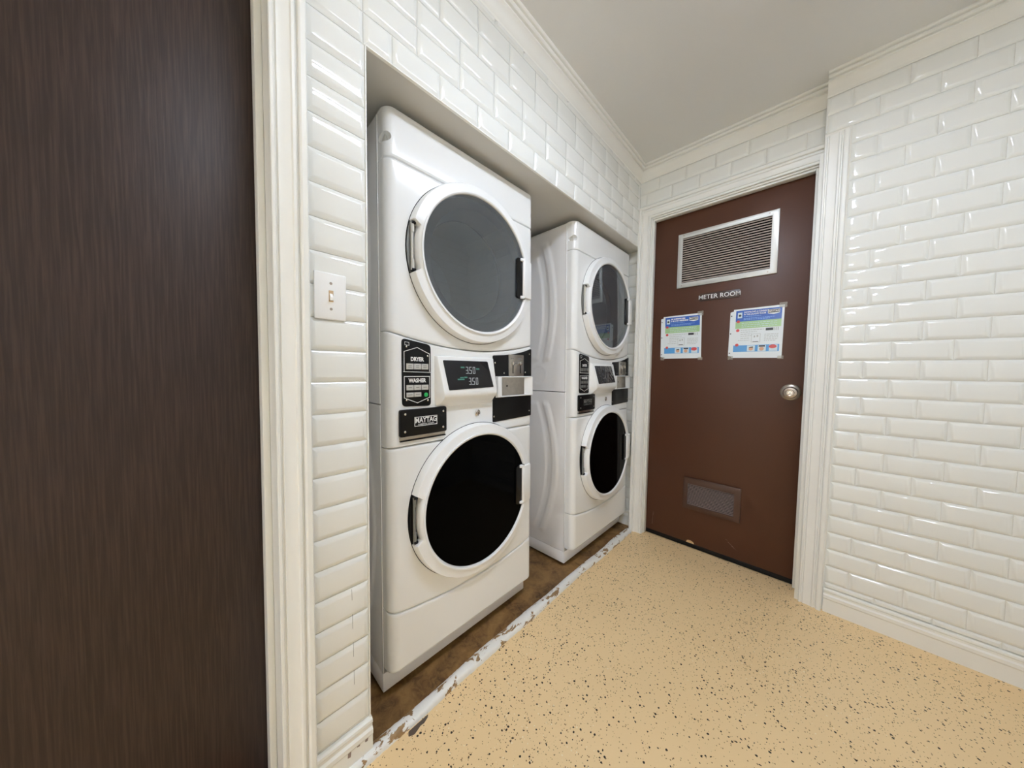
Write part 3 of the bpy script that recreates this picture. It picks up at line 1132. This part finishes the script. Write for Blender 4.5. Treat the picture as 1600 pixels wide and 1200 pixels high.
def cabinet(parent, name, z0, z1, arcs):
    """shell open to the front; the near side carries pressed ribs"""
    zc, kq, o1, o2, o3, zl, zh, circ = arcs
    mb = MB()
    nx, nz = 90, 84
    vs, fs = [], []
    for i in range(nx + 1):
        x = -MD + MD * i / nx
        for j in range(nz + 1):
            z = z0 + (z1 - z0) * j / nz
            bend = kq * (z - zc) ** 2
            e = .010
            vert = smooth01((z - zl) / .022 + .5) * smooth01((zh - z) / .022 + .5)
            d = x + bend
            band = smooth01((d - o2) / e + .5) * smooth01((o1 - d) / e + .5)
            inner = smooth01((o3 - d) / e + .5) * smooth01((x + .62) / .02)
            h = .0055 * vert * max(band, inner)
            if circ:
                rr = math.hypot(x - circ[0], z - circ[1])
                h += .0025 * math.exp(-((rr - circ[2]) / .005) ** 2)
            vs.append((x, -h, z))
    for i in range(nx):
        for j in range(nz):
            a = i * (nz + 1) + j
            fs.append((a, a + nz + 1, a + nz + 2, a + 1))
    mb.add(vs, fs)
    mb.add([(0, MW, z0), (-MD, MW, z0), (-MD, MW, z1), (0, MW, z1)], [(0, 1, 2, 3)])
    mb.add([(-MD, 0, z0), (-MD, 0, z1), (-MD, MW, z1), (-MD, MW, z0)], [(0, 1, 2, 3)])
    mb.add([(0, 0, z1), (0, MW, z1), (-MD, MW, z1), (-MD, 0, z1)], [(0, 1, 2, 3)])
    mb.add([(0, 0, z0), (-MD, 0, z0), (-MD, MW, z0), (0, MW, z0)], [(0, 1, 2, 3)])
    me = mb.mesh(name, smooth=True, angle=40, recalc=False)
    o = link(name, me, 'enamel_side', parent)
    # folded front edge of the sheet metal
    MB().box(-.004, .002, -.0012, .0022, z0, z1).build('front_flange', 'enamel', o, .0005)
    MB().box(-.004, .002, MW - .0022, MW + .0012, z0, z1).build('front_flange', 'enamel', o, .0005)
    return o


def screw(parent, y, z, x, r=.0034):
    return MB().lathe([(.0001, 0), (r, 0), (r, .0008), (r * .6, .0018), (.0001, .002)], 12, lambda a, b, c: (x + c, y + a, z + b)).build('screw', 'chrome', parent)


def door_part(root, name, cz, glass):
    T = lambda a, b, c: (c, CY + a, cz + b)
    X0 = PT - .004
    hz = math.radians(16.5)

    def prof(th):
        d = abs((th - PI + PI) % (2 * PI) - PI) if False else abs(th - PI)
        cut = d < hz
        ro = RO - .024 if cut else RO
        return [(RG - .006, X0), (ro - .004, X0), (ro, X0 + .003), (ro - .003, X0 + .030), (ro - .006, X0 + .0345), (RO - .036, X0 + .0385), (RG + .006, X0 + .0435), (RG + .002, X0 + .0435), (RG - .002, X0 + .041), (RG - .006, X0 + .030)]
    ring = MB().lathe(prof, 192, T, closed=True).build(name, 'plastic_white', root, angle=30)
    # dark band painted as the shadow gap round the ring
    MB().lathe([(RO - .01, PT + .0002), (RO + .0016, PT + .0002), (RO + .0016, PT + .0008), (RO - .01, PT + .0008)], 96, T, closed=True).build('shadow_gap', 'dark_gap', ring)
    n = 8
    gp = [(max(.0001, (RG - .002) * i / n), X0 + .036 + .0015 * (1 - (i / n) ** 2)) for i in range(n + 1)]
    if glass == 'washer_glass':
        MB().lathe(gp, 96, T).build('door_glass', glass, ring, label='glossy black door glass')
    else:
        MB().lathe(gp, 96, T).build('door_glass', glass, ring, label='tinted grey door glass')
        MB().lathe([(RG - .004, X0 + .018), (.205, X0 + .012), (.196, X0 - .01), (.192, X0 - .04), (.188, X0 - .06)], 96, T).build('door_liner', 'liner', ring)
        MB().lathe([(.188, X0 - .058), (.186, X0 - .062), (.205, X0 - .066), (.212, X0 - .10)], 96, T).build('door_seal', 'rubber', ring)
    # handle on the side away from the hinge
    hy = .184
    rec = MB().prism(rrect(hy - .002, hy + .058, -.083, .083, .012), X0 + .028, X0 + .0425, T).build('handle_recess', 'black_gloss', ring, .001)
    hb = MB()
    hb.prism([(hy + .036, X0 + .018), (hy + .098, X0 + .010), (hy + .096, X0 + .032), (hy + .086, X0 + .046), (hy + .038, X0 + .052), (hy + .033, X0 + .047)], -.078, .078, lambda a, b, c: (b, CY + a, cz + c))
    for s in (-1, 1):
        hb.prism([(hy + .018, X0 + .040), (hy + .04, X0 + .030), (hy + .04, X0 + .051), (hy + .022, X0 + .048)], s * .078 - .006, s * .078 + .006, lambda a, b, c: (b, CY + a, cz + c))
    hb.build('handle', 'plastic_white', ring, .003, 2)
    # hinge in the cut on the other side
    hgb = 'plastic_grey'
    arc = [((RO - .0015) * math.cos(PI + t * .2826 / 6), (RO - .0015) * math.sin(PI + t * .2826 / 6)) for t in range(-6, 7)]
    arc += [((RO - .026) * math.cos(PI - t * .30 / 6), (RO - .026) * math.sin(PI - t * .30 / 6)) for t in range(-6, 7)]
    MB().prism(arc, PT + .0005, PT + .004, T).build('hinge_pocket', 'black' if glass == 'washer_glass' else 'print_grey', ring, smooth=False)
    for sz in (-1, 1):
        MB().box(-RO + .013, -RO + .026, sz * .073 - .004, sz * .073 + .004, PT + .002, PT + .019, T).build('hinge_clip', 'black', ring, .001)
    hg = MB()
    hg.cyl(.0058, -.074, -.040, 14, lambda a, b, c: (PT + .011 + a, CY - RO + .0175 + b, cz + c))
    hg.cyl(.0044, -.040, .044, 14, lambda a, b, c: (PT + .010 + a, CY - RO + .0165 + b, cz + c))
    hg.cyl(.0058, .044, .074, 14, lambda a, b, c: (PT + .011 + a, CY - RO + .0175 + b, cz + c))
    hg.build('hinge_pin', 'plastic_grey' if glass != 'washer_glass' else 'print_grey', ring)
    return ring


SEG = {'0': 'abcdef', '3': 'abcdg', '5': 'acdfg'}


def seven_seg(mb, s, a0, b0, h, T, d0, d1):
    wd, t = h * .42, h * .10
    for chn in s:
        if chn == '.':
            mb.box(a0 - h * .10, a0 - h * .02, b0, b0 + t * 1.2, d0, d1, T)
            continue
        for sname in SEG[chn]:
            x0, x1, y0, y1 = {'a': (0, wd, h - t, h), 'd': (0, wd, 0, t), 'g': (0, wd, h / 2 - t / 2, h / 2 + t / 2), 'b': (wd - t, wd, h / 2, h), 'c': (wd - t, wd, 0, h / 2), 'e': (0, t, 0, h / 2), 'f': (0, t, h / 2, h)}[sname]
            sh = lambda a, b, c: T(a0 + a + b * .12, b0 + b, c)
            mb.box(x0 + .0004, x1 - .0004, y0 + .0004, y1 - .0004, d0, d1, sh)
        a0 += wd + h * .20
    return mb


def controls(root, lit):
    """front controls: keypad, maker plate, display, coin unit, lock"""
    F = PT
    # --- keypad
    kp = MB().prism(rpoly([(.046, .942), (.148, .938), (.148, 1.142), (.046, 1.158)], .014), F - .001, F + .003, TX).build('keypad', 'black', root, .0008)
    f1 = F + .0033
    ln = MB()

    def line(pts, wdt=.0018):
        for (a0, b0), (a1, b1) in zip(pts, pts[1:]):
            d = Vector((a1 - a0, b1 - b0)).normalized()
            nn = Vector((-d.y, d.x)) * wdt / 2
            e = d * wdt / 2
            ln.prism([(a0 - e.x - nn.x, b0 - e.y - nn.y), (a1 + e.x - nn.x, b1 + e.y - nn.y), (a1 + e.x + nn.x, b1 + e.y + nn.y), (a0 - e.x + nn.x, b0 - e.y + nn.y)], f1 - .0004, f1, TX)
    line([(.053, 1.054), (.053, 1.116), (.098, 1.131), (.143, 1.112), (.143, 1.054)])
    line([(.051, 1.0525), (.146, 1.0505)])
    line([(.143, 1.037), (.143, .967), (.098, .951), (.053, .969), (.053, 1.037), (.143, 1.037)])
    line([(.056, 1.147), (.070, 1.145), (.070, 1.136), (.056, 1.137), (.056, 1.147)], .001)
    ln.build('outline', 'print_white', kp, smooth=False)
    for s, a, b, sz in (('DRYER', .098, 1.0925, .0175), ('WASHER', .098, 1.0235, .0175)):
        v_, f_ = text_mesh('t', s, sz, .0007, 0, .86)
        MB().add(v_, f_, lambda p, r, c, a=a, b=b: (f1 + .0003, a + p, b + r)).build('lettering', 'print_white', kp, smooth=False)
    bm_ = 'button_grey' if lit else 'button_dim'
    cells = [(.060 + i * .0265, 1.060, .0250, .0185) for i in range(3)] + [(.060 + i * .0265, .993, .0250, .0165) for i in range(3)] + [(.060 + i * .0265, .971, .0250, .0145) for i in range(2)]
    for a, b, wd, ht in cells:
        bt = MB().box(a, a + wd, b, b + ht, f1 - .0006, f1 + .0006, TX).build('button', bm_, kp, .0004)
    tb = MB()
    rnd = random.Random(4)
    for a, b, wd, ht in cells:
        L = rnd.uniform(.011, .016)
        for r_ in range(2 if b > 1.05 else 1):
            bb = b + ht * (.5 if b < 1.05 else (.34 + .3 * r_))
            tb.box(a + wd / 2 - L / 2, a + wd / 2 + L / 2, bb - .001, bb + .001, f1 + .0006, f1 + .0008, TX)
    tag(tb.build('button_text', 'print_grey', kp, smooth=False), kind='stuff')
    MB().cyl(.0072, f1 - .0006, f1 + .0012, 24, lambda a, b, c: (c, .129 + a, .976 + b), .0004).build('start_button', 'green' if lit else bm_, kp, label='round green start button' if lit else None)
    for a, b in ((.0615, 1.132), (.136, 1.105), (.0605, .962), (.136, .957)):
        screw(kp, a, b, F + .0028, .0030)
    # --- maker plate in its pocket
    pl = MB().prism(rpoly([(.0345, .846), (.2055, .846), (.2055, .932), (.0345, .932)], .007), F - .001, F + .010, TX).build('maker_plate', 'black', root, .0012)
    MB().prism(rpoly([(.0375, .833), (.203, .833), (.203, .847), (.0375, .847)], .003), F - .001, F + .0035, TX).build('plate_lip', 'steel', pl, .001)
    MB().prism(rpoly([(.0365, .830), (.204, .830), (.204, .8345), (.0365, .8345)], .002), F - .001, F + .006, TX).build('lip_shadow', 'black', pl, .001)  # black strip painted in for the shadow below the lip
    for a, b in ((.052, .918), (.192, .917), (.051, .862), (.191, .862)):
        screw(pl, a, b, F + .0098, .0038)
    f2 = F + .0104
    ln = MB()

    def line2(pts, wdt):
        for (a0, b0), (a1, b1) in zip(pts, pts[1:]):
            d = Vector((a1 - a0, b1 - b0)).normalized()
            nn = Vector((-d.y, d.x)) * wdt / 2
            e = d * wdt / 2
            ln.prism([(a0 - e.x - nn.x, b0 - e.y - nn.y), (a1 + e.x - nn.x, b1 + e.y - nn.y), (a1 + e.x + nn.x, b1 + e.y + nn.y), (a0 - e.x + nn.x, b0 - e.y + nn.y)], f2 - .0006, f2, TX)
    line2([(.084, .876), (.166, .876), (.166, .905), (.084, .905), (.084, .876)], .0018)
    lm = 'print_white' if lit else 'print_grey'
    ln.build('logo_frame', lm, pl, smooth=False)
    v_, f_ = text_mesh('t', 'MAYTAG', .0235, .0006, 0, .84)
    v2, f2_ = text_mesh('t', 'COMMERCIAL LAUNDRY', .0066, .0001, 0, .80)
    MB().add(v_, f_, lambda p, r, c: (f2, .125 + p, .8935 + r)).build('logo_lettering', lm, pl, smooth=False)
    MB().add(v2, f2_, lambda p, r, c: (f2, .125 + p, .8805 + r)).build('small_lettering', lm, pl, smooth=False)
    # --- tilted display
    hb = MB()
    y0, y1 = .170, .425
    # cross sections along z: (z, x, inset left, inset right)
    secs = [(1.108, 0.000, -.004, -.004), (1.106, 0.010, 0, 0), (.985, .037, .008, .004), (.974, .038, .010, .005), (.963, .034, .012, .006), (.948, .018, .010, .006), (.936, .005, .006, .004), (.930, .0, .0, .0)]
    vs, fs = [], []
    for z, x, i0, i1 in secs:
        vs += [(PT - .002, y0 - .008, z), (PT + x, y0 + i0, z), (PT + x, y1 - i1, z), (PT - .002, y1 + .006, z)]
    for k in range(len(secs) - 1):
        for i in range(4):
            j = (i + 1) % 4
            fs.append((k * 4 + i, k * 4 + j, k * 4 + 4 + j, k * 4 + 4 + i))
    fs += [(0, 1, 2, 3), tuple(range(len(vs) - 1, len(vs) - 5, -1))]
    hs = hb.add(vs, fs).build('display_housing', 'enamel', root, .004, 3, angle=40)
    P0 = Vector((PT + .010, 0, 1.106))
    P1 = Vector((PT + .037, 0, .985))
    dv = (P1 - P0).normalized()
    nv = Vector((-dv.z, 0, dv.x))      # outward
    if nv.x < 0:
        nv = -nv
    LN = (P1 - P0).length

    def TD(a, b, c):      # a -> y, b measured down from the top, c proud
        p = P0 + dv * b + nv * c
        return (p.x, a, p.z)
    s0 = [(.188, .014), (.391, .013), (.404, LN - .010), (.198, LN - .004)]
    scr = MB().prism(rpoly(s0, .004), .0002, .0022, TD).build('screen', 'screen' if lit else 'filmed_screen', hs, .0005)
    if lit:
        TDD = lambda a, b, c: TD(a, LN - b, c)
        dg = MB()
        seven_seg(dg, '3.50', .278, LN - .062, .026, TDD, .0024, .0026)
        dg.build('price_digits', 'digit', hs, smooth=False, label='lit price 3.50, upper line')
        dg = MB()
        seven_seg(dg, '3.50', .285, LN - .103, .026, TDD, .0024, .0026)
        dg.build('price_digits', 'digit', hs, smooth=False, label='lit price 3.50, lower line')
        ind = MB()
        for a0, a1, b0, b1 in ((.258, .275, .036, .041), (.328, .344, .041, .046), (.250, .266, .074, .078), (.268, .282, .073, .078), (.238, .268, .080, .085)):
            ind.box(a0, a1, LN - b1, LN - b0, .0024, .0026, TDD)
        tag(ind.build('indicators', 'indicator', hs, smooth=False), kind='stuff')
    # --- coin unit
    cp = MB().prism(rpoly([(.431, .849), (.668, .856), (.668, 1.160), (.62, 1.145), (.56, 1.132), (.50, 1.1245), (.431, 1.120)], .006), F - .001, F + .003, TX).build('coin_plate', 'black', root, .0008)
    for a, b in ((.443, 1.090), (.655, 1.135), (.494, 1.049), (.627, 1.053), (.437, .872), (.655, .878)):
        screw(cp, a, b, F + .0028, .0036)
    cm = MB().prism(rrect(.517, .609, 1.036, 1.128, .003), F, F + .010, TX).build('coin_slide', 'steel', cp, .0015, label='steel coin acceptor with two slots')
    for a in (.537, .583):
        MB().prism(rrect(a - .006, a + .006, 1.083, 1.098, .004), F + .009, F + .019, TX).build('coin_guide', 'chrome', cm if False else cp, .0015)
        MB().box(a + .001, a + .005, 1.048, 1.085, F + .0098, F + .0112, TX).build('coin_slot', 'black', cp, smooth=False)
        MB().box(a - .010, a + .008, 1.108, 1.114, F + .0098, F + .0106, TX).build('price_mark', 'print_grey', cp, smooth=False)
    MB().box(.545, .578, 1.0885, 1.0915, F + .0098, F + .0106, TX).build('slot_line', 'print_grey', cp, smooth=False)
    # coin box: a white tray frame round a steel front
    cb = MB()
    a0, a1, b0, b1, dd = .445, .665, .948, 1.036, .017
    i0, i1, j0, j1 = .4685, .657, .954, 1.031
    vs = []
    for (p, r_, s_, t_), x in (((a0, a1, b0, b1), F), ((a0 + .002, a1 - .002, b0 + .002, b1 - .002), F + dd), ((i0, i1, j0, j1), F + dd), ((i0 + .001, i1 - .040, j0 + .001, j1 - .001), F + .005)):
        vs += [(x, p, s_), (x, r_, s_), (x, r_, t_), (x, p, t_)]
    fs = []
    for r_ in range(3):
        for i in range(4):
            j = (i + 1) % 4
            fs.append((r_ * 4 + i, r_ * 4 + j, r_ * 4 + 4 + j, r_ * 4 + 4 + i))
    cb.add(vs, fs)
    cbx = cb.build('coin_box', 'plastic_white', root, .0015, 2)
    MB().box(i0, i1 - .040, j0, j1, F + .0035, F + .006, TX).build('coin_box_front', 'steel', cbx)
    MB().cyl(.0036, F + .0055, F + .0072, 16, lambda a, b, c: (c, .508 + a, .995 + b)).build('coin_box_lock', 'black', cbx)
    # --- service lock
    lk = MB().lathe([(.0125, -.001), (.0125, .003), (.0095, .0045), (.0085, .0035), (.0001, .003)], 28, lambda a, b, c: (F + c, .352 + a, .895 + b)).build('service_lock', 'chrome', root)
    MB().lathe([(.0062, .003), (.0062, .006), (.004, .0068), (.0001, .0068)], 20, lambda a, b, c: (F + c, .352 + a, .895 + b)).build('lock_core', 'nickel', lk)
    MB().box(F + .0064, F + .0072, .3512, .3528, .891, .899).build('keyhole', 'black', lk)


def front_panels(root):
    me = panel_mesh(lambda y: 1.702, lambda y: 1.850)
    me = boolean(me, [ell_mesh(.040, .006, 1.760, .034, .017, .015), ell_mesh(.040, MW - .006, 1.760, .034, .017, .015)])
    link('top_panel', me, 'enamel', root)
    me = panel_mesh(lambda y: seam_up(y) + .0022, lambda y: 1.6995)
    me = boolean(me, [cyl_mesh(CY, ZDR, .236, -.05, .2)])
    link('dryer_panel', me, 'enamel', root)
    link('control_panel', panel_mesh(lambda y: .813, lambda y: seam_up(y)), 'enamel', root)
    link('washer_panel', panel_mesh(lambda y: seam_kick(y) + .0028, lambda y: .8095), 'enamel', root)
    link('kick_panel', panel_mesh(lambda y: .088, lambda y: seam_kick(y)), 'enamel', root)
    # recessed dark web behind the seams
    web = MB().box(.0, .030, .010, MW - .010, .09, 1.12).box(.0, .030, .012, .1, 1.12, 1.84).box(.0, .030, MW - .09, MW - .012, 1.12, 1.84).box(0, .030, .1, MW - .09, 1.692, 1.84)
    web.build('front_frame', 'plastic_grey', root, smooth=False)


def machine(lit, loc, label):
    root = empty('stacked_washer_dryer', loc)
    root.rotation_euler = (0, -0.016, 0)
    tag(root, label, 'washer dryer', 'stacked machines in the niche')
    cabinet(root, 'lower_cabinet', .066, .946, (.535, .58, -.047, -.086, -.122, .135, .880, None))
    cabinet(root, 'upper_cabinet', .950, 1.838, (1.42, .48, -.066, -.110, -.152, 1.125, 1.782, (-.19, 1.040, .057)))
    MB().box(-MD, .0, 0, MW, 0, .063).build('base_plinth', 'enamel_side', root, .002)
    MB().box(-MD, .03, .002, MW - .002, 1.838, 1.848).build('top_lid', 'enamel', root, .003)
    front_panels(root)
    door_part(root, 'dryer_door', ZDR, 'dryer_glass')
    door_part(root, 'washer_door', ZWA, 'washer_glass')
    MB().lathe([(.236, .05), (.236, .0), (.232, -.02), (.238, -.03), (.238, -.46), (.20, -.47), (.09, -.475), (.085, -.46), (.0001, -.455)], 72, lambda a, b, c: (c, CY + a, ZDR + b)).build('drum', 'drum', root, label='grey metal dryer drum behind the door glass')
    controls(root, lit)
    for x in (-.06, -MD + .06):
        for y in (.06, MW - .06):
            h = loc[2] + x * .016
            MB().lathe([(.0001, -h + .0005), (.020, -h + .0005), (.020, -h + .006), (.008, -h + .008), (.008, .001), (.0001, .001)], 16, lambda a, b, c, x=x, y=y: (x + a, y + b, c)).build('foot', 'rubber', root)
    return root


machine(True, (-.112, .406, .0165), 'white stacked washer and dryer with 3.50 lit on its display')
machine(False, (-.083, 1.392, .0165), 'white stacked washer and dryer by the meter room door, display film-covered and unlit')
